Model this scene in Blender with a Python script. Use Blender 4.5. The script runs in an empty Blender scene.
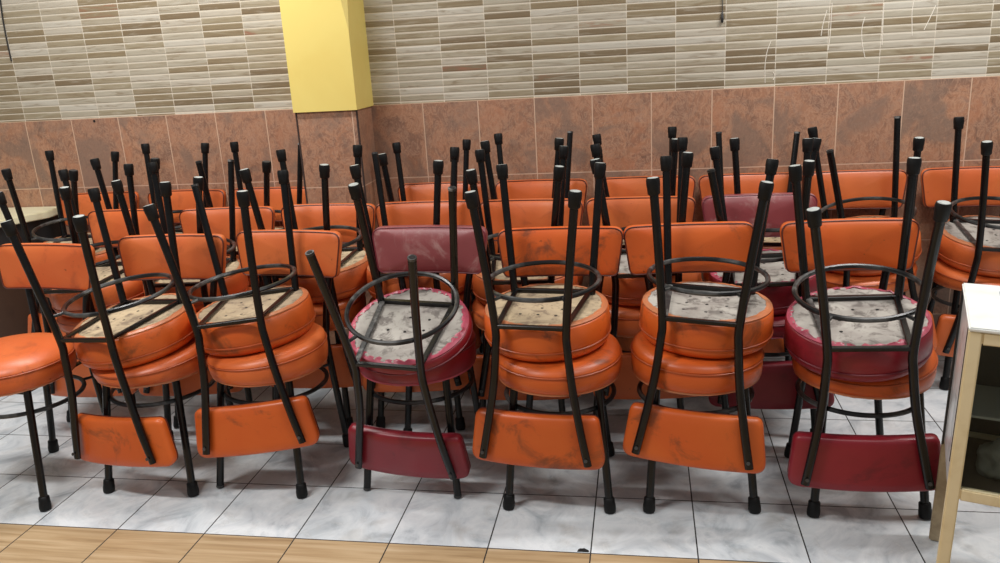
import bpy, bmesh, math, random
from mathutils import Matrix, Vector, noise
PI = math.pi
scene = bpy.context.scene
col = scene.collection

# ------------------------------------------------------------------ view, camera
scene.view_settings.view_transform = 'Standard'
scene.view_settings.look = 'None'
scene.view_settings.gamma = 1.0
scene.view_settings.exposure = 0.0
scene.view_settings.use_curve_mapping = False

RX = Vector((0.984761, 0.164507, -0.056424))
UP = Vector((0.00716, 0.285809, 0.95826))
FW = Vector((-0.173767, 0.944061, -0.280276))
cam_d = bpy.data.cameras.new('camera')
cam_d.sensor_width = 36.0
cam_d.lens = 810.25 * 36.0 / 1000.0
cam_d.clip_start = 0.05
cam = bpy.data.objects.new('camera', cam_d)
col.objects.link(cam)
m = Matrix.Identity(4)
for i in range(3):
    m[i][0], m[i][1], m[i][2] = RX[i], UP[i], -FW[i]
m[2][3] = 1.39
cam.matrix_world = m
scene.camera = cam

# ------------------------------------------------------------------ materials
def lin(c):
    c = c / 255.0
    return c / 12.92 if c <= 0.04045 else ((c + 0.055) / 1.055) ** 2.4
def rgb(r, g, b):
    return (lin(r), lin(g), lin(b), 1.0)

class NT:
    def __init__(self, name):
        self.m = bpy.data.materials.new(name)
        self.m.use_nodes = True
        self.t = self.m.node_tree
        self.t.nodes.clear()
        self.out = self.n('ShaderNodeOutputMaterial')
        self.b = self.n('ShaderNodeBsdfPrincipled')
        self.t.links.new(self.b.outputs[0], self.out.inputs[0])
    def n(self, kind, **kw):
        nd = self.t.nodes.new(kind)
        for k, v in kw.items():
            setattr(nd, k, v)
        return nd
    def put(self, sock, v):
        if v is None:
            return
        if hasattr(v, 'is_output'):
            self.t.links.new(v, sock)
        else:
            sock.default_value = v
    def math(self, op, a, b=None, c=None, clamp=False):
        nd = self.n('ShaderNodeMath', operation=op, use_clamp=clamp)
        self.put(nd.inputs[0], a); self.put(nd.inputs[1], b)
        if c is not None: self.put(nd.inputs[2], c)
        return nd.outputs[0]
    def mix(self, f, a, b, mode='MIX'):
        nd = self.n('ShaderNodeMix', data_type='RGBA', blend_type=mode)
        self.put(nd.inputs[0], f); self.put(nd.inputs[6], a); self.put(nd.inputs[7], b)
        return nd.outputs[2]
    def coord(self, which='Object'):
        return self.n('ShaderNodeTexCoord').outputs[which]
    def sep(self, v):
        nd = self.n('ShaderNodeSeparateXYZ'); self.put(nd.inputs[0], v)
        return nd.outputs
    def comb(self, x, y, z):
        nd = self.n('ShaderNodeCombineXYZ')
        self.put(nd.inputs[0], x); self.put(nd.inputs[1], y); self.put(nd.inputs[2], z)
        return nd.outputs[0]
    def noise(self, vec, scale, detail=3.0, rough=0.55, dist=0.0):
        nd = self.n('ShaderNodeTexNoise')
        self.put(nd.inputs['Vector'], vec)
        nd.inputs['Scale'].default_value = scale
        nd.inputs['Detail'].default_value = detail
        nd.inputs['Roughness'].default_value = rough
        nd.inputs['Distortion'].default_value = dist
        return nd.outputs[0]
    def white(self, vec):
        nd = self.n('ShaderNodeTexWhiteNoise', noise_dimensions='3D')
        self.put(nd.inputs['Vector'], vec)
        return nd.outputs[0]
    def ramp(self, f, stops, interp='LINEAR'):
        nd = self.n('ShaderNodeValToRGB')
        cr = nd.color_ramp; cr.interpolation = interp
        while len(cr.elements) < len(stops): cr.elements.new(0.5)
        for e, (p, c) in zip(cr.elements, stops):
            e.position = p; e.color = c
        self.put(nd.inputs[0], f)
        return nd.outputs[0]
    def sstep(self, f, a, b):
        nd = self.n('ShaderNodeMapRange', interpolation_type='SMOOTHSTEP')
        self.put(nd.inputs[0], f)
        nd.inputs[1].default_value = a; nd.inputs[2].default_value = b
        return nd.outputs[0]
    def vadd(self, a, b):
        nd = self.n('ShaderNodeVectorMath', operation='ADD'); self.put(nd.inputs[0], a); self.put(nd.inputs[1], b)
        return nd.outputs[0]
    def vmul(self, a, b):
        nd = self.n('ShaderNodeVectorMath', operation='MULTIPLY'); self.put(nd.inputs[0], a); self.put(nd.inputs[1], b)
        return nd.outputs[0]
    def bump(self, h, strength, dist=0.002):
        nd = self.n('ShaderNodeBump')
        nd.inputs['Strength'].default_value = strength
        nd.inputs['Distance'].default_value = dist
        self.put(nd.inputs['Height'], h)
        self.t.links.new(nd.outputs[0], self.b.inputs['Normal'])
    def base(self, c): self.put(self.b.inputs['Base Color'], c)
    def rough(self, v): self.put(self.b.inputs['Roughness'], v)
    def set(self, name, v): self.put(self.b.inputs[name], v)
    def orand(self):
        return self.n('ShaderNodeObjectInfo').outputs['Random']

def grid_mask(t, u, half):
    """1 on the joint lines of a unit grid coordinate, joint half width given in cells"""
    fr = t.math('FRACT', u)
    d = t.math('MINIMUM', fr, t.math('SUBTRACT', 1.0, fr))
    return t.math('LESS_THAN', d, half)

WX, TW, TH, ZS = -2.98764, 0.252369, 0.33329, 1.15864

def mat_strips():
    t = NT('striped_mosaic_tile')
    x, y, z = t.sep(t.coord())
    side = t.math('GREATER_THAN', x, -1.35)
    u0 = t.math('DIVIDE', t.math('SUBTRACT', x, WX), TW * 0.8)
    u = t.math('SUBTRACT', u0, t.math('MULTIPLY', side, 0.5))
    v = t.math('DIVIDE', t.math('SUBTRACT', z, ZS + 0.008), 0.0297)
    cell = t.comb(t.math('FLOOR', u), t.math('FLOOR', v), 3.0)
    w = t.white(cell)
    w2 = t.white(t.vadd(cell, (17.0, 5.0, 1.0)))
    c = t.ramp(w, [(0.0, rgb(194, 187, 172)), (0.13, rgb(178, 169, 150)), (0.3, rgb(188, 179, 162)), (0.42, rgb(160, 147, 122)),
                   (0.58, rgb(172, 161, 140)), (0.70, rgb(144, 128, 101)), (0.86, rgb(128, 111, 86))], 'CONSTANT')
    sv = t.vadd(t.comb(t.math('MULTIPLY', x, 7.0), 0.0, t.math('MULTIPLY', z, 60.0)), t.comb(t.math('MULTIPLY', w2, 60.0), t.math('MULTIPLY', w, 30.0), 0.0))
    g = t.noise(sv, 1.0, 4.0, 0.6, 1.2)
    c = t.mix(t.math('MULTIPLY', t.sstep(g, 0.5, 0.72), 0.6), c, rgb(128, 108, 82))
    c = t.mix(t.math('MULTIPLY', t.sstep(g, 0.5, 0.25), 0.3), c, rgb(214, 207, 192))
    rust = t.math('MULTIPLY', t.math('GREATER_THAN', w2, 0.95), t.sstep(g, 0.45, 0.7))
    c = t.mix(t.math('MULTIPLY', rust, 0.6), c, rgb(165, 105, 85))
    mu = grid_mask(t, u, 0.008)
    mv = grid_mask(t, v, 0.075)
    mm = t.math('MAXIMUM', mu, mv)
    c = t.mix(mm, c, rgb(212, 202, 184))
    t.base(c)
    t.rough(t.math('ADD', 0.34, t.math('MULTIPLY', mm, 0.4)))
    fr = t.math('FRACT', v)
    d = t.math('MINIMUM', fr, t.math('SUBTRACT', 1.0, fr))
    t.bump(t.sstep(d, 0.0, 0.25), 0.35, 0.004)
    return t.m

def mat_terracotta(name, x0, half=0.0085, dark=False):
    t = NT(name)
    x, y, z = t.sep(t.coord())
    xx = t.math('ADD', x, y) if dark else x
    u = t.math('DIVIDE', t.math('SUBTRACT', xx, x0), TW)
    v = t.math('DIVIDE', t.math('SUBTRACT', z, ZS), TH)
    cell = t.comb(t.math('FLOOR', u), t.math('FLOOR', v), 1.0)
    w = t.white(cell)
    p = t.vadd(t.coord(), t.comb(t.math('MULTIPLY', w, 40.0), 0.0, t.math('MULTIPLY', w, 23.0)))
    n1 = t.noise(p, 7.0, 6.0, 0.65, 1.8)
    n2 = t.noise(t.vmul(p, (1.3, 1.3, 0.8)), 24.0, 5.0, 0.7, 1.4)
    n3 = t.noise(p, 4.5, 3.0, 0.55, 0.6)
    n4 = t.noise(p, 70.0, 3.0, 0.6, 0.3)
    c = t.ramp(n1, [(0.28, rgb(130, 98, 82)), (0.42, rgb(154, 114, 92)), (0.55, rgb(178, 128, 98)), (0.66, rgb(166, 126, 104)), (0.8, rgb(140, 116, 102))])
    vein = t.math('ABSOLUTE', t.math('SUBTRACT', n2, 0.5))
    c = t.mix(t.math('MULTIPLY', t.sstep(vein, 0.05, 0.0), 0.5), c, rgb(210, 168, 138))
    c = t.mix(t.math('MULTIPLY', t.sstep(n2, 0.44, 0.28), 0.7), c, rgb(110, 82, 68))
    c = t.mix(t.math('MULTIPLY', t.sstep(n3, 0.5, 0.64), 0.7), c, rgb(134, 112, 98))
    c = t.mix(t.math('MULTIPLY', t.sstep(n3, 0.42, 0.3), 0.5), c, rgb(186, 124, 90))
    c = t.mix(t.math('MULTIPLY', t.sstep(n4, 0.55, 0.7), 0.35), c, rgb(190, 146, 120))
    c = t.mix(t.math('MULTIPLY', w, 0.25), c, rgb(146, 112, 96))
    m1 = t.math('MAXIMUM', grid_mask(t, u, half), grid_mask(t, v, half * 0.75))
    c = t.mix(m1, c, rgb(214, 180, 154))
    t.base(c)
    t.rough(0.42)
    t.bump(t.math('SUBTRACT', 1.0, m1), 0.3, 0.002)
    return t.m

FS, FX, FY = 0.29578, -1.92557, 1.98035
def mat_floor():
    t = NT('floor_tiles')
    x, y, z = t.sep(t.coord())
    u = t.math('DIVIDE', t.math('SUBTRACT', x, FX), FS)
    v = t.math('DIVIDE', t.math('SUBTRACT', y, FY), FS)
    cell = t.comb(t.math('FLOOR', u), t.math('FLOOR', v), 2.0)
    w = t.white(cell)
    off = t.comb(t.math('MULTIPLY', w, 31.0), t.math('MULTIPLY', w, 17.0), 0.0)
    p = t.vadd(t.coord(), off)
    n1 = t.noise(p, 5.0, 5.0, 0.6, 1.6)
    n2 = t.noise(p, 13.0, 4.0, 0.6, 0.8)
    c = t.ramp(n1, [(0.3, rgb(178, 186, 192)), (0.44, rgb(216, 222, 226)), (0.6, rgb(236, 240, 242)), (0.75, rgb(206, 213, 218))])
    c = t.mix(t.math('MULTIPLY', t.sstep(n2, 0.52, 0.75), 0.35), c, rgb(186, 186, 182))
    dirt = t.noise(t.coord(), 6.5, 3.0, 0.5, 0.4)
    c = t.mix(t.math('MULTIPLY', t.sstep(dirt, 0.55, 0.75), 0.4), c, rgb(168, 164, 156))
    # plank look tile nearer the room
    q = t.vadd(t.vmul(t.coord(), (2.2, 42.0, 1.0)), t.vmul(off, (1.0, 3.0, 1.0)))
    g = t.noise(q, 1.0, 5.0, 0.6, 0.6)
    wd = t.ramp(g, [(0.25, rgb(146, 119, 86)), (0.42, rgb(178, 149, 111)), (0.6, rgb(198, 171, 134)), (0.8, rgb(212, 190, 158))])
    wd = t.mix(t.math('MULTIPLY', w, 0.15), wd, rgb(176, 140, 98))
    wood = t.math('LESS_THAN', v, 0.0)
    c = t.mix(wood, c, wd)
    mm = t.math('MAXIMUM', grid_mask(t, u, 0.0066), grid_mask(t, v, 0.0066))
    c = t.mix(mm, c, rgb(36, 34, 33))
    t.base(c)
    r = t.math('ADD', 0.17, t.math('MULTIPLY', n2, 0.16))
    r = t.math('ADD', r, t.math('MULTIPLY', wood, 0.15))
    t.rough(t.math('ADD', r, t.math('MULTIPLY', mm, 0.4)))
    t.bump(t.math('SUBTRACT', 1.0, mm), 0.25, 0.001)
    return t.m

def mat_vinyl(name, c0, c1, grime, amount=0.75):
    t = NT(name)
    r = t.orand()
    p = t.vadd(t.coord(), t.comb(t.math('MULTIPLY', r, 50.0), t.math('MULTIPLY', r, 20.0), 0.0))
    n1 = t.noise(p, 5.0, 3.0, 0.5, 0.3)
    n2 = t.noise(p, 9.0, 5.0, 0.65, 0.6)
    n3 = t.noise(p, 60.0, 3.0, 0.6)
    c = t.mix(t.sstep(n1, 0.3, 0.7), c0, c1)
    c = t.mix(t.math('MULTIPLY', r, 0.22), c, grime)
    c = t.mix(t.math('MULTIPLY', t.sstep(n2, 0.53, 0.72), amount), c, grime)
    spot = t.sstep(n3, 0.71, 0.76)
    c = t.mix(t.math('MULTIPLY', spot, 0.6), c, rgb(60, 30, 20))
    t.base(c)
    t.rough(t.math('ADD', 0.27, t.math('MULTIPLY', n2, 0.22)))
    t.set('Specular IOR Level', 0.5)
    t.bump(t.noise(p, 260.0, 2.0), 0.12, 0.0006)
    return t.m

def mat_plain(name, c, rough=0.5, metallic=0.0, var=None, scale=20.0, amt=0.5, spec=0.5):
    t = NT(name)
    if var is not None:
        n = t.noise(t.coord(), scale, 4.0, 0.6, 0.4)
        t.base(t.mix(t.math('MULTIPLY', t.sstep(n, 0.45, 0.7), amt), c, var))
    else:
        t.base(c)
    t.rough(rough); t.set('Metallic', metallic); t.set('Specular IOR Level', spec)
    return t.m

def mat_board(name, c0, c1, c2):
    t = NT(name)
    r = t.orand()
    p = t.vadd(t.coord(), t.comb(t.math('MULTIPLY', r, 37.0), t.math('MULTIPLY', r, 11.0), 0.0))
    n1 = t.noise(p, 7.0, 5.0, 0.65, 0.9)
    n2 = t.noise(t.vmul(p, (8.0, 60.0, 8.0)), 1.0, 3.0, 0.6)
    n3 = t.noise(p, 22.0, 5.0, 0.7, 0.5)
    c = t.mix(t.sstep(n1, 0.4, 0.62), c0, c1)
    c = t.mix(t.math('MULTIPLY', t.sstep(n3, 0.48, 0.64), 0.9), c, c2)
    c = t.mix(t.math('MULTIPLY', t.sstep(t.noise(p, 3.0, 3.0, 0.5), 0.42, 0.7), 0.6), c, c2)
    c = t.mix(t.math('MULTIPLY', n2, 0.25), c, c2)
    t.base(c); t.rough(0.75)
    return t.m

def mat_glass(name, tint):
    t = NT(name)
    t.base(tint); t.rough(0.03)
    t.set('Transmission Weight', 1.0); t.set('IOR', 1.2)
    return t.m

M = {}
M['strips'] = mat_strips()
M['terra'] = mat_terracotta('terracotta_wall_tile', WX)
M['terra_col'] = mat_terracotta('terracotta_column_tile', -1.48)
M['floor'] = mat_floor()
M['orange'] = mat_vinyl('orange_vinyl', rgb(212, 101, 48), rgb(221, 115, 58), rgb(150, 70, 38), 0.45)
M['orange_worn'] = mat_vinyl('worn_orange_vinyl', rgb(216, 94, 32), rgb(224, 106, 40), rgb(112, 62, 38), 0.8)
M['maroon'] = mat_vinyl('maroon_vinyl', rgb(134, 26, 40), rgb(148, 32, 46), rgb(92, 20, 30), 0.6)
M['maroon_faded'] = mat_vinyl('faded_maroon_vinyl', rgb(128, 42, 48), rgb(140, 58, 62), rgb(178, 138, 132), 0.8)
M['hem_orange'] = mat_vinyl('orange_vinyl_hem', rgb(204, 116, 70), rgb(196, 124, 84), rgb(170, 120, 90), 0.7)
M['hem_maroon'] = mat_vinyl('pink_vinyl_hem', rgb(196, 92, 110), rgb(178, 72, 92), rgb(120, 40, 60), 0.8)
M['pipe_orange'] = mat_plain('orange_piping', rgb(176, 82, 40), 0.45, var=rgb(140, 60, 30))
M['pipe_maroon'] = mat_plain('maroon_piping', rgb(116, 34, 46), 0.45, var=rgb(80, 20, 30))
M['pipe_dark'] = mat_plain('dark_piping', rgb(92, 36, 22), 0.45)
M['board_tan'] = mat_board('tan_plywood', rgb(204, 182, 146), rgb(184, 164, 134), rgb(120, 102, 84))
M['board_grey'] = mat_board('greyed_plywood', rgb(190, 184, 174), rgb(166, 158, 150), rgb(104, 96, 90))
M['metal'] = mat_plain('black_painted_steel', rgb(11, 11, 12), 0.26, var=rgb(26, 25, 25), scale=18.0, amt=0.5, spec=0.42)
M['worn_metal'] = mat_plain('worn_black_steel', rgb(40, 40, 40), 0.42, var=rgb(140, 138, 134), scale=26.0, amt=0.75)
M['ring_metal'] = mat_plain('ring_steel', rgb(20, 20, 21), 0.3, var=rgb(120, 120, 118), scale=9.0, amt=0.55)
M['rubber'] = mat_plain('black_rubber', rgb(12, 12, 13), 0.5, var=rgb(32, 32, 32), scale=40.0, amt=0.5, spec=0.3)
M['dust'] = mat_plain('dusty_rubber_end', rgb(172, 176, 172), 0.7, var=rgb(96, 96, 94), scale=70.0, amt=0.7)
M['dark_end'] = mat_plain('dark_rubber_end', rgb(50, 46, 44), 0.7)
M['hole'] = mat_plain('dark_hole', rgb(22, 18, 16), 0.9)
M['bolt'] = mat_plain('steel_bolt', rgb(88, 86, 84), 0.4, 0.6)
M['yellow'] = mat_plain('yellow_wall_paint', rgb(243, 220, 126), 0.5, var=rgb(236, 208, 112), scale=2.5, amt=0.5)
M['grout'] = mat_plain('joint_filler', rgb(60, 44, 38), 0.8)
M['drip'] = mat_plain('white_paint_drip', rgb(236, 228, 214), 0.5)
M['cream'] = mat_plain('cream_painted_wood', rgb(240, 224, 184), 0.45, var=rgb(218, 196, 150), scale=9.0, amt=0.6)
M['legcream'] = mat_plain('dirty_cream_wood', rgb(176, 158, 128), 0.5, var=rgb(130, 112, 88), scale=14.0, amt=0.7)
M['white_top'] = mat_plain('white_laminate', rgb(236, 238, 234), 0.3, var=rgb(214, 214, 206), scale=8.0, amt=0.5)
M['grey_panel'] = mat_plain('grey_marbled_laminate', rgb(234, 236, 236), 0.22, var=rgb(176, 178, 180), scale=11.0, amt=0.8)
M['dark_box'] = mat_plain('dark_inner_board', rgb(84, 78, 66), 0.5, var=rgb(66, 60, 50), scale=6.0)
M['glass'] = mat_glass('clear_glass', (0.8, 0.84, 0.82, 1))
M['frost'] = mat_plain('frosted_glass', rgb(196, 202, 204), 0.25)
M['shelfglass'] = mat_plain('pale_shelf', rgb(176, 184, 180), 0.3)
M['plastic'] = mat_plain('crumpled_plastic', rgb(150, 152, 140), 0.3, var=rgb(104, 104, 90), scale=16.0, amt=0.8)
M['table_cream'] = mat_plain('cream_table_top', rgb(226, 220, 186), 0.45)
M['table_dark'] = mat_plain('dark_wood_panel', rgb(74, 50, 36), 0.5, var=rgb(54, 34, 24), scale=5.0, amt=0.8)
M['cable'] = mat_plain('black_cable', rgb(34, 34, 34), 0.5)
M['lampwhite'] = mat_plain('white_lamp_body', rgb(230, 230, 228), 0.5)

# ------------------------------------------------------------------ mesh helpers
def link(name, bm, mats, parent=None, smooth=True):
    me = bm if isinstance(bm, bpy.types.Mesh) else None
    if me is None:
        me = finish(name, bm, mats, smooth)
    o = bpy.data.objects.new(name, me)
    col.objects.link(o)
    if parent is not None: o.parent = parent
    return o
def finish(name, bm, mats, smooth=True):
    me = bpy.data.meshes.new(name)
    bmesh.ops.recalc_face_normals(bm, faces=bm.faces[:])
    for f in bm.faces: f.smooth = smooth
    bm.to_mesh(me); bm.free()
    if not isinstance(mats, (list, tuple)): mats = [mats]
    for k in mats: me.materials.append(M[k])
    if smooth:
        try: me.set_sharp_from_angle(angle=math.radians(42))
        except Exception: pass
    return me
def tag(o, label, cat, group=None):
    o['label'] = label; o['category'] = cat
    if group: o['group'] = group
def struct(o): o['kind'] = 'structure'; return o
def add_box(bm, x0, x1, y0, y1, z0, z1, mi=0, bev=0.0):
    t = bmesh.new()
    vs = [t.verts.new((x, y, z)) for z in (z0, z1) for y in (y0, y1) for x in (x0, x1)]
    for q in ((0, 1, 3, 2), (4, 6, 7, 5), (0, 4, 5, 1), (2, 3, 7, 6), (0, 2, 6, 4), (1, 5, 7, 3)):
        t.faces.new([vs[i] for i in q])
    if bev > 0:
        bmesh.ops.bevel(t, geom=t.edges[:], offset=bev, segments=2, affect='EDGES')
    for f in t.faces: f.material_index = mi
    merge(bm, t)
def merge(bm, t):
    me = bpy.data.meshes.new('tmp'); t.to_mesh(me); t.free()
    bm.from_mesh(me); bpy.data.meshes.remove(me)
def smooth_path(pts, sub=6):
    P = [Vector(p) for p in pts]
    out = []
    for i in range(len(P) - 1):
        p0 = P[i - 1] if i > 0 else P[i] * 2 - P[i + 1]
        p1, p2 = P[i], P[i + 1]
        p3 = P[i + 2] if i + 2 < len(P) else P[i + 1] * 2 - P[i]
        for k in range(sub):
            t = k / sub
            out.append(0.5 * ((2 * p1) + (p2 - p0) * t + (2 * p0 - 5 * p1 + 4 * p2 - p3) * t * t + (3 * p1 - p0 - 3 * p2 + p3) * t ** 3))
    out.append(P[-1])
    return out
def add_tube(bm, path, rad, n=10, closed=False, mi=0, cap=True, end_mi=None):
    P = [Vector(p) for p in path]
    L = len(P)
    rings = []
    prev = None
    for i in range(L):
        if closed: d = P[(i + 1) % L] - P[i - 1]
        else: d = P[min(i + 1, L - 1)] - P[max(i - 1, 0)]
        d.normalize()
        if prev is None:
            a = Vector((0, 0, 1)) if abs(d.z) < 0.8 else Vector((0, 1, 0))
            a = (a - d * a.dot(d)).normalized()
        else:
            a = (prev - d * prev.dot(d)).normalized()
        prev = a
        b = d.cross(a)
        r = rad[i] if isinstance(rad, (list, tuple)) else rad
        if not isinstance(r, (list, tuple)): r = (r, r)
        rings.append([bm.verts.new(P[i] + a * (r[0] * math.cos(2 * PI * k / n)) + b * (r[1] * math.sin(2 * PI * k / n))) for k in range(n)])
    seg = L if closed else L - 1
    for i in range(seg):
        A, B = rings[i], rings[(i + 1) % L]
        for k in range(n):
            f = bm.faces.new((A[k], A[(k + 1) % n], B[(k + 1) % n], B[k])); f.material_index = mi
    if not closed and cap:
        f = bm.faces.new(rings[0]); f.material_index = mi if end_mi is None else end_mi
        f = bm.faces.new(rings[-1]); f.material_index = mi

# ------------------------------------------------------------------ the chair (built upright, sitter faces -y)
ZP = 0.409
RS = 0.1945
CY = -0.004
FOOT_F, TOP_F = (0.157, -0.163, 0.0), (0.126, -0.100, ZP - 0.004)
REAR = [(0.147, 0.194, 0.0), (0.124, 0.198, 0.20), (0.1055, 0.201, 0.394), (0.107, 0.208, 0.46), (0.119, 0.221, 0.58), (0.142, 0.242, 0.71), (0.161, 0.255, 0.806)]
TUBE = 0.0122
cache = {}
def cached(key, fn):
    if key not in cache: cache[key] = fn()
    return cache[key]
def sx(p, s): return (p[0] * s, p[1], p[2])

def leg_mesh(s):
    bm = bmesh.new()
    pts = [Vector(FOOT_F).lerp(Vector(TOP_F), k / 6) for k in range(7)]
    add_tube(bm, [sx(p, s) for p in pts], TUBE, 12)
    return finish('leg', bm, 'metal')
def rear_mesh(s, pos='up'):
    bm = bmesh.new()
    path = smooth_path(REAR if pos == 'up' else REAR[:-1] + [(0.155, 0.2515, 0.780)], 5)
    n = len(path)
    rad = []
    for i in range(n):
        k = i - (n - 6)
        rad.append((TUBE, TUBE) if k < 0 else (TUBE * (1 - 0.05 * k), TUBE))
    add_tube(bm, [sx(p, s) for p in path], rad, 12)
    # bolt heads on the rear of the post, where the backrest is fixed
    for q in (0.955,):
        p = Vector(sx(path[-2], s)) + Vector((0, 0.0125, -0.004))
        add_tube(bm, [p, p + Vector((0, 0.0045, -0.002))], 0.0052, 8, mi=1)
    return finish('rear_leg', bm, ['metal', 'bolt'])
def foot_mesh(path0, path1, s, kind):
    """rubber ferrule round the end of a leg; kind: white / dark end, bare tube"""
    a, b = Vector(sx(path0, s)), Vector(sx(path1, s))
    d = (b - a).normalized()
    bm = bmesh.new()
    if kind == 'bare':
        add_tube(bm, [a - d * 0.0012, a + d * 0.006], [TUBE + 0.0006, TUBE + 0.0006], 14, mi=0, end_mi=1)
        add_tube(bm, [a - d * 0.002, a - d * 0.0008], TUBE * 0.68, 12, mi=2, end_mi=2)
        return finish('tube_end', bm, ['worn_metal', 'worn_metal', 'hole'])
    add_tube(bm, [a - d * 0.004, a - d * 0.0035, a + d * 0.003, a + d * 0.016, a + d * 0.024, a + d * 0.040, a + d * 0.043],
             [0.0150, 0.0172, 0.0188, 0.0188, 0.0176, 0.0170, 0.0142], 14, mi=0, end_mi=1)
    return finish('rubber_foot', bm, ['rubber', 'dust' if kind == 'white' else 'dark_end'])
def ring_mesh():
    bm = bmesh.new()
    zr, R, cy = 0.317, 0.171, 0.016
    add_tube(bm, [(R * math.cos(2 * PI * k / 56), cy + R * math.sin(2 * PI * k / 56), zr) for k in range(56)], 0.0076, 8, closed=True)
    for s in (-1, 1):
        a = Vector((0.1125 * s, 0.1995, zr)); c = Vector((0, cy, zr)); d = (a - c).normalized()
        add_tube(bm, [c + d * R, a], 0.0055, 8)
    return finish('footrest_ring', bm, 'ring_metal')
def frame_mesh(worn):
    bm = bmesh.new()
    z = ZP - 0.014
    def bar(a, b, w, h, mi):
        a = Vector(a); b = Vector(b); d = (b - a).normalized(); n = Vector((0, 0, 1)).cross(d)
        t = bmesh.new()
        vs = [t.verts.new(p + n * (w * sn) + Vector((0, 0, h * sz))) for p in (a, b) for sn in (-1, 1) for sz in (-1, 1)]
        for q in ((0, 1, 3, 2), (4, 6, 7, 5), (0, 4, 5, 1), (2, 3, 7, 6), (0, 2, 6, 4), (1, 5, 7, 3)):
            t.faces.new([vs[i] for i in q])
        bmesh.ops.bevel(t, geom=t.edges[:], offset=0.0022, segments=1, affect='EDGES')
        for f in t.faces: f.material_index = mi
        merge(bm, t)
    rx, ry, fx, fy = REAR[2][0], REAR[2][1], TOP_F[0], TOP_F[1]
    bar((-rx, ry, z), (rx, ry, z), 0.0075, 0.0065, 0)
    bar((-fx, fy, z), (fx, fy, z), 0.0075, 0.0065, 0)
    bar((-rx + .006, ry, z), (-fx + .006, fy, z), 0.0085, 0.0045, 1 if worn else 0)
    bar((rx - .006, ry, z), (fx - .006, fy, z), 0.0085, 0.0045, 0)
    return finish('seat_frame', bm, ['metal', 'worn_metal'], smooth=False)
def board_mesh(kind, seed):
    rnd = random.Random(seed)
    bm = bmesh.new()
    n = 48
    for z, flip in ((ZP - 0.006, 0), (ZP, 1)):
        c = bm.verts.new((0, 0, z)); ring = [bm.verts.new((0.181 * math.cos(2 * PI * k / n), CY + 0.181 * math.sin(2 * PI * k / n), z)) for k in range(n)]
        for k in range(n): bm.faces.new((c, ring[k], ring[(k + 1) % n]))
        if flip == 0: r0 = ring
        else:
            for k in range(n): bm.faces.new((r0[k], r0[(k + 1) % n], ring[(k + 1) % n], ring[k]))
    # drilled holes, seen as dark discs let into the plywood
    for gx in (-0.055, 0.0, 0.055):
        for gy in (-0.06, 0.0, 0.06):
            if rnd.random() < 0.25: continue
            x, y = gx + rnd.uniform(-.008, .008), gy + rnd.uniform(-.008, .008) + 0.03
            add_tube(bm, [(x, y, ZP - 0.0064), (x, y, ZP - 0.003)], 0.0048, 10, mi=1, end_mi=1)
    return finish('underside_board', bm, [kind, 'hole'])
def hem_mesh(kind, seed, ragged):
    rnd = random.Random(seed)
    bm = bmesh.new()
    n = 90
    rows = []
    ph = rnd.uniform(0, 50)
    for k in range(n):
        a = 2 * PI * k / n
        ca, sa = math.cos(a), math.sin(a)
        nz = noise.noise(Vector((ca * 7 + ph, sa * 7, 1.0))) + 0.6 * noise.noise(Vector((ca * 22 + ph, sa * 22, 4.0)))
        ri = 0.1725 + ragged * 0.013 * nz
        rip = ragged * 0.0050 * math.sin(k * 2.4 + 3 * nz)
        rr = [(RS - 0.006, ZP + 0.006), (RS - 0.004, ZP - 0.003), (RS - 0.012, ZP - 0.0075 + rip * .4), ((ri + RS - 0.01) / 2, ZP - 0.0085 + rip), (ri, ZP - 0.0078 + rip * .5), (ri + 0.001, ZP - 0.004)]
        rows.append([bm.verts.new((r * ca, CY + r * sa, z)) for r, z in rr])
    for k in range(n):
        A, B = rows[k], rows[(k + 1) % n]
        for i in range(len(A) - 1): bm.faces.new((A[i], A[i + 1], B[i + 1], B[i]))
        f = bm.faces.new((A[-1], A[0], B[0], B[-1]))
    return finish('fabric_hem', bm, kind)
def seat_meshes(kind, pipe, top, seed, dome):
    """top(x, y): height of the cushion top; dome: soft crown above it"""
    bm = bmesh.new()
    n = 64
    cols = []
    pp = []
    for k in range(n):
        a = 2 * PI * k / n
        ca, sa = math.cos(a), math.sin(a)
        h = top(RS * ca, CY + RS * sa)
        th = h - ZP
        wob = 0.0016 * noise.noise(Vector((ca * 3 + seed, sa * 3, 2)))
        zs = ZP + th * 0.68
        prof = [(0.172, ZP), (RS - 0.006, ZP + 0.001), (RS - 0.001, ZP + min(0.006, th * .2)), (RS + 0.002 + wob, ZP + th * 0.35), (RS + 0.0015 + wob, zs - th * .05), (RS - 0.0015, zs),
                (RS + 0.0005, zs + th * .06), (RS - 0.004, ZP + th * 0.86), (RS - 0.016, ZP + th * 0.96)]
        row = [bm.verts.new((r * ca, CY + r * sa, z)) for r, z in prof]
        for r in (0.165, 0.12, 0.06):
            hh = top(r * ca, CY + r * sa)
            row.append(bm.verts.new((r * ca, CY + r * sa, hh + dome * (1 - (r / RS) ** 2))))
        cols.append(row)
        pp.append(((RS + 0.0012) * ca, CY + (RS + 0.0012) * sa, zs))
    ct = bm.verts.new((0, CY, top(0, CY) + dome)); cb = bm.verts.new((0, CY, ZP))
    for k in range(n):
        A, B = cols[k], cols[(k + 1) % n]
        for i in range(len(A) - 1): bm.faces.new((A[i], A[i + 1], B[i + 1], B[i]))
        bm.faces.new((A[-1], ct, B[-1])); bm.faces.new((cb, A[0], B[0]))
    pm = bmesh.new()
    add_tube(pm, pp, 0.0030, 6, closed=True)
    return finish('seat', bm, kind), finish('piping', pm, pipe)
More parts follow.
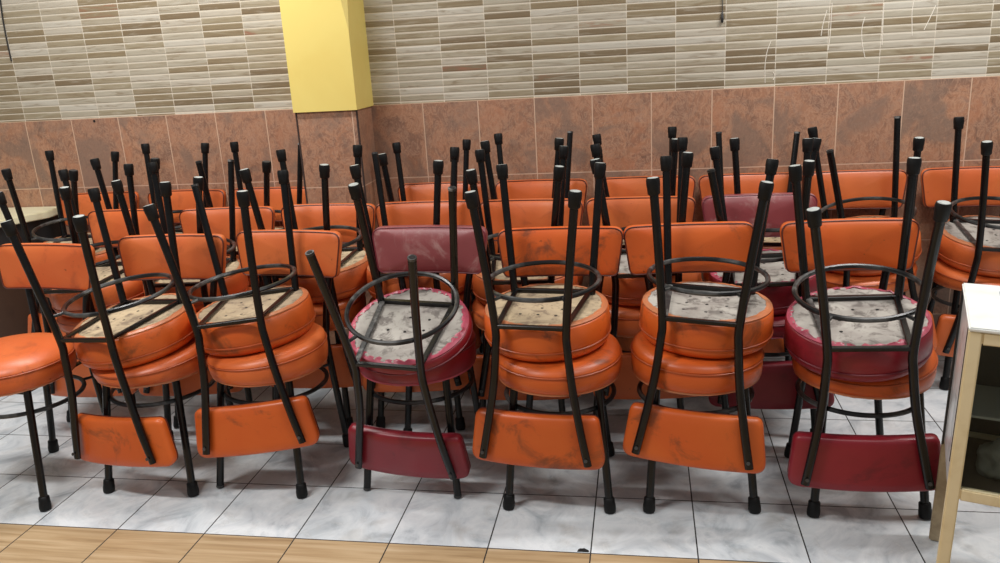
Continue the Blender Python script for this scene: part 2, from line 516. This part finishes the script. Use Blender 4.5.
# backrest pad: rounded trapezoid, padded, bowed round the sitter
BZ = {'up': (0.672, 0.831), 'low': (0.645, 0.802)}
def back_center(x, z):
    return 0.209 + (z - 0.642) * 0.16 - 0.019 * (x / 0.2) ** 2
def back_outline(BZ0, BZ1):
    cs = [(-0.187, BZ0, .018), (0.187, BZ0, .018), (0.209, BZ1, .032), (-0.209, BZ1, .032)]
    out = []
    for i, (x, z, r) in enumerate(cs):
        p = Vector((x, z)); a = Vector(cs[i - 1][:2]); b = Vector(cs[(i + 1) % 4][:2])
        da, db = (a - p).normalized(), (b - p).normalized()
        s, e = p + da * r * 1.15, p + db * r * 1.15
        for k in range(7):
            t = k / 6
            out.append(s * (1 - t) ** 2 + p * 2 * t * (1 - t) + e * t * t)
        nx = Vector(cs[(i + 1) % 4][:2]); dn = (p - nx).normalized(); e2 = nx + dn * cs[(i + 1) % 4][2] * 1.15
        m_ = 10 if i in (0, 2) else 4
        for k in range(1, m_): out.append(e.lerp(e2, k / m_))
    return out
def back_meshes(kind, pipe, fat, pos):
    BZ0, BZ1 = BZ[pos]
    zc = (BZ0 + BZ1) / 2
    O = back_outline(BZ0, BZ1)
    bm = bmesh.new()
    def ring(scale, dy, inset=0.0):
        vs = []
        for p in O:
            x, z = p.x * (1 - inset / 0.2) * scale, zc + (p.y - zc) * (1 - inset / 0.08) * scale
            bul = dy
            vs.append(bm.verts.new((x, back_center(x, z) + bul, z)))
        return vs
    T = 0.0165 * fat
    layers = [ring(0.3, -T - .007 * fat), ring(0.62, -T - .0055 * fat), ring(0.84, -T - .001), ring(1, -T * .86, .005), ring(1, -T * .62, .0012), ring(1, -T * .2), ring(1, T * .5), ring(1, T * .8, .003), ring(1, T, .010), ring(0.6, T * 1.08), ring(.3, T * 1.1)]
    n = len(O)
    for A, B in zip(layers, layers[1:]):
        for k in range(n): bm.faces.new((A[k], A[(k + 1) % n], B[(k + 1) % n], B[k]))
    c0 = bm.verts.new((0, back_center(0, zc) - T - .0075 * fat, zc)); c1 = bm.verts.new((0, back_center(0, zc) + T * 1.1, zc))
    for k in range(n):
        bm.faces.new((c0, layers[0][k], layers[0][(k + 1) % n])); bm.faces.new((c1, layers[-1][(k + 1) % n], layers[-1][k]))
    pm = bmesh.new()
    path = [(p.x * .988, back_center(p.x, p.y) - T * .80, zc + (p.y - zc) * .965) for p in O]
    add_tube(pm, path, 0.0026, 6, closed=True)
    return finish('backrest', bm, kind), finish('piping', pm, pipe)

def make_chair(label, group, matrix, seat='orange', back='orange', top=None, dome=0.006, board='board_tan', feet='wwww', seed=1, ragged=0.35, key=None, fat=1.0, worn=False, pos='low', dz=0.0):
    root = bpy.data.objects.new('dining_chair', None)
    root.empty_display_size = 0.1
    col.objects.link(root)
    root.matrix_world = matrix
    tag(root, label, 'chair', group)
    sk = seat + ('_worn' if (seat == 'orange' and worn) else '')
    bk = back + ('_worn' if (back == 'orange' and worn) else '_faded' if (back == 'maroon' and pos == 'low') else '')
    key = key or ('s', seed)
    sm, pm = cached(('seat', sk, key), lambda: seat_meshes(sk, 'pipe_' + seat, top, seed, dome))
    s = link('seat', sm, None, root)
    s.location.z = dz
    link('piping', pm, None, s)
    hk = seed % 5
    link('fabric_hem', cached(('hem', seat, hk, ragged), lambda: hem_mesh('hem_' + seat, hk, ragged)), None, s)
    link('underside_board', cached(('board', board, hk), lambda: board_mesh(board, hk)), None, s)
    bmm, bp = cached(('back', bk, fat, pos), lambda: back_meshes(bk, 'pipe_maroon' if back == 'maroon' else 'pipe_dark', fat, pos))
    b = link('backrest', bmm, None, root)
    link('piping', bp, None, b)
    kinds = {'w': 'white', 'd': 'dark', 'b': 'bare'}
    for i, (sgn, rear) in enumerate(((-1, 1), (1, 1), (-1, 0), (1, 0))):     # rear left, rear right, front left, front right (x sign)
        l = link('rear_leg' if rear else 'leg', cached(('leg', sgn, rear, pos), lambda: rear_mesh(sgn, pos) if rear else leg_mesh(sgn)), None, root)
        k = kinds[feet[i]]
        p0, p1 = (REAR[0], REAR[1]) if rear else (FOOT_F, TOP_F)
        link('tube_end' if k == 'bare' else 'rubber_foot', cached(('foot', sgn, rear, k), lambda: foot_mesh(p0, p1, sgn, k)), None, l)
    link('footrest_ring', cached('ring', ring_mesh), None, root)
    link('seat_frame', cached(('frame', board), lambda: frame_mesh(board == 'board_grey')), None, root).location.z = dz
    return root

def up_matrix(p):
    """pose of a chair standing upside down: (x, y, z, yaw, roll, pitch)"""
    x, y, z, th, ro, pi = p
    return Matrix.Translation((x, y, z)) @ Matrix.Rotation(th, 4, 'Z') @ Matrix.Rotation(ro, 4, 'Y') @ Matrix.Rotation(pi, 4, 'X') @ Matrix.Translation((0, 0, 0.49)) @ Matrix.Rotation(PI, 4, 'X')

UPPER = {'A': (-1.686, 2.3419, 0.5004, -0.1791, -0.0707, 0.1053), 'B': (-1.289, 2.412, 0.514, 0.111, -0.099, 0.0179), 'C': (-0.7273, 2.3478, 0.4815, -0.0824, 0.037, 0.3537),
 'D': (-0.2964, 2.3781, 0.5233, -0.1129, -0.0012, 0.0597), 'E': (0.1848, 2.3968, 0.5265, -0.1549, 0.0416, 0.0204), 'F': (0.6084, 2.3422, 0.5028, -0.0764, -0.0481, 0.1565),
 'R2-1': (-2.1744, 2.8548, 0.5005, -0.0552, -0.0516, 0.0859), 'R2-2': (-1.755, 2.8509, 0.5141, 0.18, 0.0153, 0.0453), 'R2-3': (-1.2254, 2.878, 0.5435, 0.0282, -0.0196, 0.0634),
 'R2-4': (-0.848, 2.888, 0.526, 0.09, -0.0082, 0.0025), 'R2-5': (-0.433, 2.868, 0.5145, 0.075, 0.0023, 0.0607), 'R2-6': (0.0104, 2.8546, 0.5304, 0.0249, -0.038, 0.0156),
 'R2-7': (0.4296, 2.8554, 0.504, -0.1453, -0.0747, 0.066), 'R3-1': (-2.6084, 3.3244, 0.5153, 0.1354, 0.0677, 0.0954), 'R3-2': (-2.1396, 3.3238, 0.5367, -0.0648, 0.019, 0.051),
 'R3-3': (-1.6816, 3.325, 0.5225, 0.0302, 0.0516, 0.0913), 'R3-5': (-0.9004, 3.34, 0.5045, 0.1, 0.0036, 0.0068), 'R3-6': (-0.4592, 3.3249, 0.5313, -0.0046, -0.0006, -0.0308),
 'R3-7': (0.0007, 3.3242, 0.5168, 0.0245, -0.059, 0.021), 'R3-8': (0.4577, 3.3248, 0.5001, 0.0418, 0.042, -0.036), 'R3-9': (0.8778, 3.3252, 0.513, -0.0551, -0.112, 0.1184),
 'R3-10': (1.3345, 3.3247, 0.5036, -0.0957, 0.0408, 0.14)}
LOWER = {'A': (-1.645, 2.353, 0.001), 'B': (-1.245, 2.388, -0.12), 'C': (-0.735, 2.415, -0.079), 'D': (-0.263, 2.356, 0.013), 'E': (0.158, 2.38, 0.07), 'F': (0.64, 2.39, 0.049), 'S': (-2.09, 2.245, -0.10),
 'R2-1': (-2.155, 2.85, -0.09), 'R2-2': (-1.68, 2.845, 0.05), 'R2-3': (-1.268, 2.865, -0.05), 'R2-4': (-0.846, 2.875, 0.03), 'R2-5': (-0.437, 2.86, -0.05), 'R2-6': (-0.015, 2.85, -0.03), 'R2-7': (0.428, 2.85, 0.03),
 'R3-1': (-2.6, 3.318, 0.05), 'R3-2': (-2.155, 3.318, -0.05), 'R3-3': (-1.725, 3.318, -0.05), 'R3-5': (-0.893, 3.318, -0.01), 'R3-6': (-0.445, 3.318, -0.02), 'R3-7': (0.015, 3.318, -0.02), 'R3-8': (0.441, 3.318, 0.0),
 'R3-9': (0.862, 3.318, 0.0), 'R3-10': (1.32, 3.318, -0.03)}
# stack: (where, upper seat, upper back, lower seat, lower back, upper feet, lower feet, board)
O_, K_ = 'orange', 'maroon'
STACK = {
 'A': ('leftmost stack of the front row', O_, O_, O_, O_, 'wwww', 'dddd', 'board_tan'),
 'B': ('second front-row stack from the left', O_, O_, O_, O_, 'wwbw', 'ddbd', 'board_tan'),
 'C': ('tilted maroon stack in the front row', K_, K_, K_, K_, 'bbwb', 'ddbb', 'board_grey'),
 'D': ('middle front-row stack right of the maroon stack', O_, O_, O_, O_, 'wwww', 'dddd', 'board_tan'),
 'E': ('front-row stack second from the glass cabinet', O_, O_, O_, O_, 'wwww', 'dddd', 'board_grey'),
 'F': ('front-row stack beside the glass cabinet', K_, K_, O_, O_, 'wwww', 'dddd', 'board_grey'),
 'R2-1': ('second-row stack at the far left', O_, O_, O_, O_, 'wwdd', 'dddd', 'board_tan'),
 'R2-2': ('second-row stack left of the yellow column', O_, O_, O_, O_, 'wwwb', 'dddd', 'board_tan'),
 'R2-3': ('second-row stack in front of the yellow column', O_, O_, O_, O_, 'wwdd', 'dddd', 'board_tan'),
 'R2-4': ('second-row stack behind the tilted maroon stack', O_, O_, O_, O_, 'wwbw', 'dddd', 'board_tan'),
 'R2-5': ('second-row stack fifth from the left', O_, O_, O_, O_, 'wwww', 'dddd', 'board_tan'),
 'R2-6': ('second-row stack second from the right', O_, O_, O_, O_, 'wwww', 'dddd', 'board_grey'),
 'R2-7': ('rightmost stack of the second row', K_, K_, K_, K_, 'bwww', 'dddd', 'board_grey'),
 'R3-1': ('back-row stack beside the cream-topped table', O_, O_, O_, O_, 'dddd', 'dddd', 'board_tan'),
 'R3-2': ('back-row stack second from the left', O_, O_, O_, O_, 'dddd', 'dddd', 'board_tan'),
 'R3-3': ('back-row stack just left of the yellow column', O_, O_, O_, O_, 'bddb', 'dddd', 'board_tan'),
 'R3-5': ('back-row stack just right of the yellow column', O_, O_, O_, O_, 'wddd', 'dddd', 'board_tan'),
 'R3-6': ('back-row stack second right of the yellow column', O_, O_, O_, O_, 'wwdb', 'dddd', 'board_tan'),
 'R3-7': ('back-row stack third right of the yellow column', O_, O_, O_, O_, 'wwdd', 'dddd', 'board_tan'),
 'R3-8': ('back-row stack third from the right end', O_, O_, O_, O_, 'wwbb', 'dddd', 'board_tan'),
 'R3-9': ('back-row stack second from the right end', O_, O_, O_, O_, 'bwdb', 'dddd', 'board_tan'),
 'R3-10': ('far right back-row stack behind the cabinet', O_, O_, O_, O_, 'wwdd', 'dddd', 'board_grey'),
}
rowname = {'R2': 'second', 'R3': 'back'}
H_UP = 0.521
for idx, (n, (where, us, ub, ls, lb, uf, lf, bd)) in enumerate(STACK.items()):
    row = rowname.get(n[:2], 'front')
    thin = n == 'C'
    hu = 0.452 if thin else H_UP
    MU = up_matrix(UPPER[n])
    lx, ly, lt = LOWER[n]
    ML = Matrix.Translation((lx, ly, 0.0045)) @ Matrix.Rotation(lt, 4, 'Z')
    # plane in which the two seats are pressed together
    pc = ML.inverted() @ (MU @ Vector((0, 0, hu)))
    pn = (ML.inverted().to_3x3() @ (MU.to_3x3() @ Vector((0, 0, 1)))).normalized()
    dz = {'F': -0.021, 'A': -0.010}.get(n, -0.014)
    def ltop(x, y, pc=pc, pn=pn, thin=thin, dz=dz):
        h = pc.z - (pn.x * (x - pc.x) + pn.y * (y - pc.y)) / pn.z - 0.0012
        return max(ZP + 0.02, min(h - dz, 0.515 if thin else 0.54))
    cu = ('maroon' if us == K_ and ub == K_ else 'orange')
    cl = ('maroon' if ls == K_ and lb == K_ else 'orange')
    up = make_chair(cu + ' chair upside down on the ' + where, 'upside-down chairs stacked in the %s row' % row, MU, us, ub,
               (lambda x, y, hu=hu: hu), 0.0, bd, uf, idx + 1, 1.0 if us == K_ else 0.35, key=('up', hu, us), worn=(row == 'front'), pos='up')
    if n == 'A':
        for c_ in up.children:
            if c_.name.startswith('backrest'): c_.location.x = 0.014
    make_chair(cl + ' chair upright at the bottom of the ' + where, 'upright chairs under the stacks of the %s row' % row, ML, ls, lb,
               ltop, 0.0, bd, lf, idx + 40, 0.35, key=('low', n), fat=1.25 if lb == K_ else 1.0, worn=(row == 'front' and n in 'DEF'), dz=dz)
lx, ly, lt = LOWER['S']
single = make_chair('single upright orange chair at the far left with an empty domed seat', None, Matrix.Translation((lx, ly, 0.0045)) @ Matrix.Rotation(lt, 4, 'Z'), O_, O_,
           (lambda x, y: 0.494), 0.026, 'board_tan', 'dddd', 77, 0.35, key='single', dz=-0.008)
for c_ in single.children:
    if c_.name.startswith('seat.') or c_.name == 'seat': c_.location.x = -0.022

# ------------------------------------------------------------------ the setting
bm = bmesh.new(); add_box(bm, -5.0, 3.5, -1.6, 3.607, -0.06, 0.0)
struct(link('floor', bm, 'floor', smooth=False))
bm = bmesh.new(); add_box(bm, -5.0, 3.5, 3.607, 3.75, 0.0, 3.0)
# white paint runs over the mosaic
def drip(b, pts, r=0.0016):
    add_tube(b, smooth_path([(x, 3.6065, z) for x, z in pts], 4), r, 6, mi=1)
def px(x, y, Y=3.607):
    d = FW + RX * ((x - 500) / 810.25) + UP * ((281.5 - y) / 810.25)
    t = Y / d.y
    p = Vector((0, 0, 1.39)) + d * t
    return (p.x, p.z)
for pts in ([(771, 41), (767, 52), (765, 66), (765, 83)], [(832, 3), (831, 20), (830, 36), (828, 50)], [(827, 10), (823, 24), (821, 36)],
            [(865, 17), (862, 28), (862, 42), (865, 58)], [(914, 0), (912, 12), (912, 25), (912, 36)], [(936, 5), (931, 16), (924, 30)], [(884, 4), (883, 20), (882, 45)],
            [(773, 72), (775, 76), (773, 80)]):
    drip(bm, [px(*p) for p in pts])
struct(link('wall_back', bm, ['strips', 'drip'], smooth=False))
bm = bmesh.new(); add_box(bm, -5.0, -1.48, 3.602, 3.607, 0.0, ZS); add_box(bm, -1.209, 3.5, 3.602, 3.607, 0.0, ZS)
struct(link('trim_1', bm, 'terra', smooth=False))
# column: tiled foot, painted shaft with a chamfer that fades out downward
bm = bmesh.new()
add_box(bm, -1.478, -1.209, 3.392, 3.602, 0.0, ZS - 0.002)
struct(link('trim_2', bm, 'terra_col', smooth=False))
bm = bmesh.new()
for x, y in ((-1.4815, 3.3885), (-1.206, 3.3885)):
    add_box(bm, x - 0.0035, x + 0.0035, y + .001, y + 0.008, 0.0, ZS - 0.003)
struct(link('trim_3', bm, 'grout', smooth=False))
bm = bmesh.new()
x0, x1, y0, y1, z0, z1 = -1.489, -1.199, 3.380, 3.607, ZS - 0.002, 3.0
def ringv(z, c):
    return [bm.verts.new(p) for p in ((x0, y1, z), (x0, y0, z), (x1 - c * 1.0, y0, z), (x1, y0 + c, z), (x1, y1, z))]
RI = [ringv(z0, 0.001), ringv(1.485, 0.0014), ringv(1.63, 0.026), ringv(z1, 0.034)]
for A, B in zip(RI, RI[1:]):
    for k in range(5): bm.faces.new((A[k], A[(k + 1) % 5], B[(k + 1) % 5], B[k]))
bm.faces.new(RI[0]); bm.faces.new(RI[-1])
o = struct(link('column', bm, 'yellow', smooth=False))
# thin cable down the wall at the far left, and the little hook hanging at the top
bm = bmesh.new()
add_tube(bm, smooth_path([(px(0, -8)[0], 3.603, px(0, -8)[1]), (px(3, 15)[0], 3.602, px(3, 15)[1]), (px(7, 38)[0], 3.603, px(7, 38)[1]), (px(12, 61)[0], 3.603, px(12, 61)[1])], 6), 0.0035, 8)
tag(link('cable', bm, 'cable'), 'thin black cable running down the striped wall at the far left', 'cable')
bm = bmesh.new()
hx, hz = px(722, 20)
add_tube(bm, smooth_path([(hx + .001, 3.602, hz + 0.12), (hx, 3.600, hz + 0.035)], 4), 0.0018, 6)
add_tube(bm, smooth_path([(hx, 3.600, hz + 0.035), (hx, 3.598, hz + .012), (hx, 3.598, hz - 0.012)], 5), [0.002, 0.003, 0.004, 0.005, 0.0056, 0.006, 0.0062, 0.006, 0.0055, 0.005, 0.003], 8)
tag(link('pull_cord', bm, 'worn_metal'), 'short cord with a small grey toggle hanging on the striped wall', 'cord')
bm = bmesh.new()
qx, qz = px(95, 121)
add_tube(bm, [(qx, 3.600, qz), (qx, 3.6025, qz)], 0.006, 12)
tag(link('wall_plug', bm, 'hole'), 'small dark plug in a brown wall tile above the left stacks', 'plug')
bm = bmesh.new()
cx, cy = -0.173, 1.993
vs = [bm.verts.new((cx + 0.016 * math.cos(PI * k / 9) * (1 + .15 * math.sin(k * 2.1)), cy + 0.014 * math.sin(PI * k / 9) * (1 + .1 * math.cos(k * 3)) - 0.008, 0.0004)) for k in range(10)]
f = bm.faces.new(vs)
g = bmesh.ops.extrude_face_region(bm, geom=[f]); bmesh.ops.translate(bm, vec=(0, 0, 0.0025), verts=[v for v in g['geom'] if isinstance(v, bmesh.types.BMVert)])
tag(link('tile_chip', bm, 'hole', smooth=False), 'small dark scrap broken out where pale tile meets the wood-look tile', 'chip')  # thin dark piece added on the floor to stand for a chipped tile

# ------------------------------------------------------------------ cream-topped table by the wall, far left
tb = bpy.data.objects.new('side_table', None); col.objects.link(tb); tb.location = (-3.3, 3.35, 0)
tag(tb, 'table with a cream top and dark body against the wall at far left', 'table')
def prism(pts, z0, z1, bev=0.0):
    b = bmesh.new()
    A = [b.verts.new((x, y, z0)) for x, y in pts]; B = [b.verts.new((x, y, z1)) for x, y in pts]
    b.faces.new(A); b.faces.new(B)
    for k in range(len(pts)): b.faces.new((A[k], A[(k + 1) % len(pts)], B[(k + 1) % len(pts)], B[k]))
    if bev: bmesh.ops.bevel(b, geom=b.edges[:], offset=bev, segments=2, affect='EDGES')
    return b
PT = [(-3.75, 3.598), (-2.875, 3.598), (-2.86, 3.47), (-2.97, 3.25), (-3.12, 3.08), (-3.75, 3.08)]
loc = lambda P, s=0.0: [(x + 3.3, y - 3.35) for x, y in P]
link('tabletop', prism(loc(PT), 0.700, 0.735, 0.004), 'table_cream', tb)
P2 = [(-3.72, 3.59), (-2.90, 3.59), (-2.89, 3.48), (-2.99, 3.28), (-3.14, 3.11), (-3.72, 3.11)]
link('apron', prism(loc(P2), 0.58, 0.700), 'cable', tb)
link('side_panel', prism(loc([(-3.70, 3.55), (-2.93, 3.55), (-3.02, 3.30), (-3.16, 3.14), (-3.70, 3.14)]), 0.04, 0.58), 'table_dark', tb)
for a, b in ((-2.955, 3.55), (-3.70, 3.55), (-3.12, 3.19), (-3.70, 3.16)):
    q = bmesh.new(); add_box(q, a + 3.3 - .018, a + 3.3 + .018, b - 3.35 - .018, b - 3.35 + .018, 0.0, 0.04, bev=.002)
    link('leg', q, 'cable', tb)

# ------------------------------------------------------------------ display cabinet, front right
W, D, H = 0.6, 0.3436, 0.7425
cb = bpy.data.objects.new('display_cabinet', None); col.objects.link(cb)
cb.matrix_world = Matrix.Translation((0.6861, 1.815, 0.0)) @ Matrix.Rotation(-0.2939, 4, 'Z') @ Matrix.Rotation(0.0216, 4, 'Y') @ Matrix.Rotation(0.0058, 4, 'X')
tag(cb, 'small glass-fronted display cabinet with cream frame and white top at front right', 'cabinet')
P = 0.027
TS = 0.010
ZB, ZL = 0.316, 0.345         # bottom rail
def part(name, mat, *boxes, parent=cb, bev=0.003):
    b = bmesh.new()
    for q in boxes: add_box(b, *q, bev=bev)
    return link(name, b, mat, parent)
part('leg', 'cream', (0, P, 0, P, 0.012, H - TS))
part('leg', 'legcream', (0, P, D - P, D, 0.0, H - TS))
part('leg', 'cream', (W - P, W, 0, P, 0.0, H - TS))
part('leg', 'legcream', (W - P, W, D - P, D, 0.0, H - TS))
part('rail', 'cream', (P, W - P, .002, P - .004, ZB, ZL))
part('rail', 'cream', (P, W - P, .002, P - .004, H - .040, H - TS))
part('rail', 'cream', (P, W - P, D - P + .004, D - .002, ZB, ZL))
part('side_panel', 'grey_panel', (0.004, 0.012, P, D - P, 0.316, H - TS), bev=.001)
part('side_panel', 'grey_panel', (W - .012, W - .004, P, D - P, 0.316, H - TS), bev=.001)
part('edge_strip', 'cable', (-0.0015, 0.004, D - P - .004, D - P + .003, 0.30, H - TS), bev=.0005)
part('edge_strip', 'cable', (-0.0015, .004, P - .003, P + .002, .40, H - TS), bev=.0005)
part('back_panel', 'dark_box', (P, W - P, D - .02, D - .008, ZB, H - TS), bev=.001)
part('bottom_panel', 'dark_box', (.012, W - .012, P, D - .02, ZB + .004, ZB + .014), bev=.001)
part('shelf', 'shelfglass', (.012, W - .012, P + .09, D - .03, 0.478, 0.484), bev=.001)
part('glass_pane', 'glass', (P - .003, W - P + .003, .012, .016, ZL - .004, H - .038), bev=.0)
top = part('cabinet_top', 'white_top', (-.001, W + .002, -.003, D + .002, H - TS, H), bev=.003)
part('glass_inset', 'frost', (0.075, W - .08, .055, D - .055, H, H + .002), parent=top, bev=.0008)
def bag(x, y, z, sx_, sy_, sz_, seed, label):
    b = bmesh.new()
    bmesh.ops.create_icosphere(b, subdivisions=4, radius=1.0)
    for v in b.verts:
        c = v.co.copy()
        k = 1 + .28 * noise.noise(c * 1.7 + Vector((seed, 0, 0))) + .12 * abs(noise.noise(c * 5 + Vector((0, seed, 0))))
        v.co = Vector((c.x * sx_ * k, c.y * sy_ * k, max(-sz_ * .55, c.z * sz_ * k)))
    o_ = link('plastic_bag', b, 'plastic')
    o_.matrix_world = cb.matrix_world @ Matrix.Translation((x, y, z + sz_ * .55))
    tag(o_, label, 'bag', 'plastic bags in the display cabinet')
bag(0.125, .15, ZB + .015, .062, .055, .05, 1.3, 'crumpled plastic bag on the cabinet bottom nearest the left frame post')
bag(0.27, .15, ZB + .015, .066, .06, .055, 4.1, 'crumpled plastic bag on the cabinet bottom at the right picture edge')

# ------------------------------------------------------------------ light: ceiling tubes of the dining hall and its general glow
wd = bpy.data.worlds.new('world'); scene.world = wd
wd.use_nodes = True
wd.node_tree.nodes['Background'].inputs[0].default_value = (1.0, 0.99, 0.98, 1)
wd.node_tree.nodes['Background'].inputs[1].default_value = 0.24
def lamp(x, y, z, sx_, sy_, watts, c=(1, 0.985, 0.965), rot=0.0, tilt=(0, 0)):
    d = bpy.data.lights.new('ceiling_tube', 'AREA'); d.shape = 'RECTANGLE'; d.size = sx_; d.size_y = sy_; d.energy = watts; d.color = c
    o_ = bpy.data.objects.new('ceiling_tube', d); col.objects.link(o_)
    o_.location = (x, y, z); o_.rotation_euler = (tilt[0], tilt[1], rot)
lamp(-1.9, 1.0, 2.75, 1.2, 0.14, 46)
lamp(0.9, 1.2, 2.75, 1.2, 0.14, 18)
lamp(-2.0, 2.75, 2.75, 1.2, 0.14, 38)
lamp(1.2, 2.75, 2.75, 1.2, 0.14, 40)
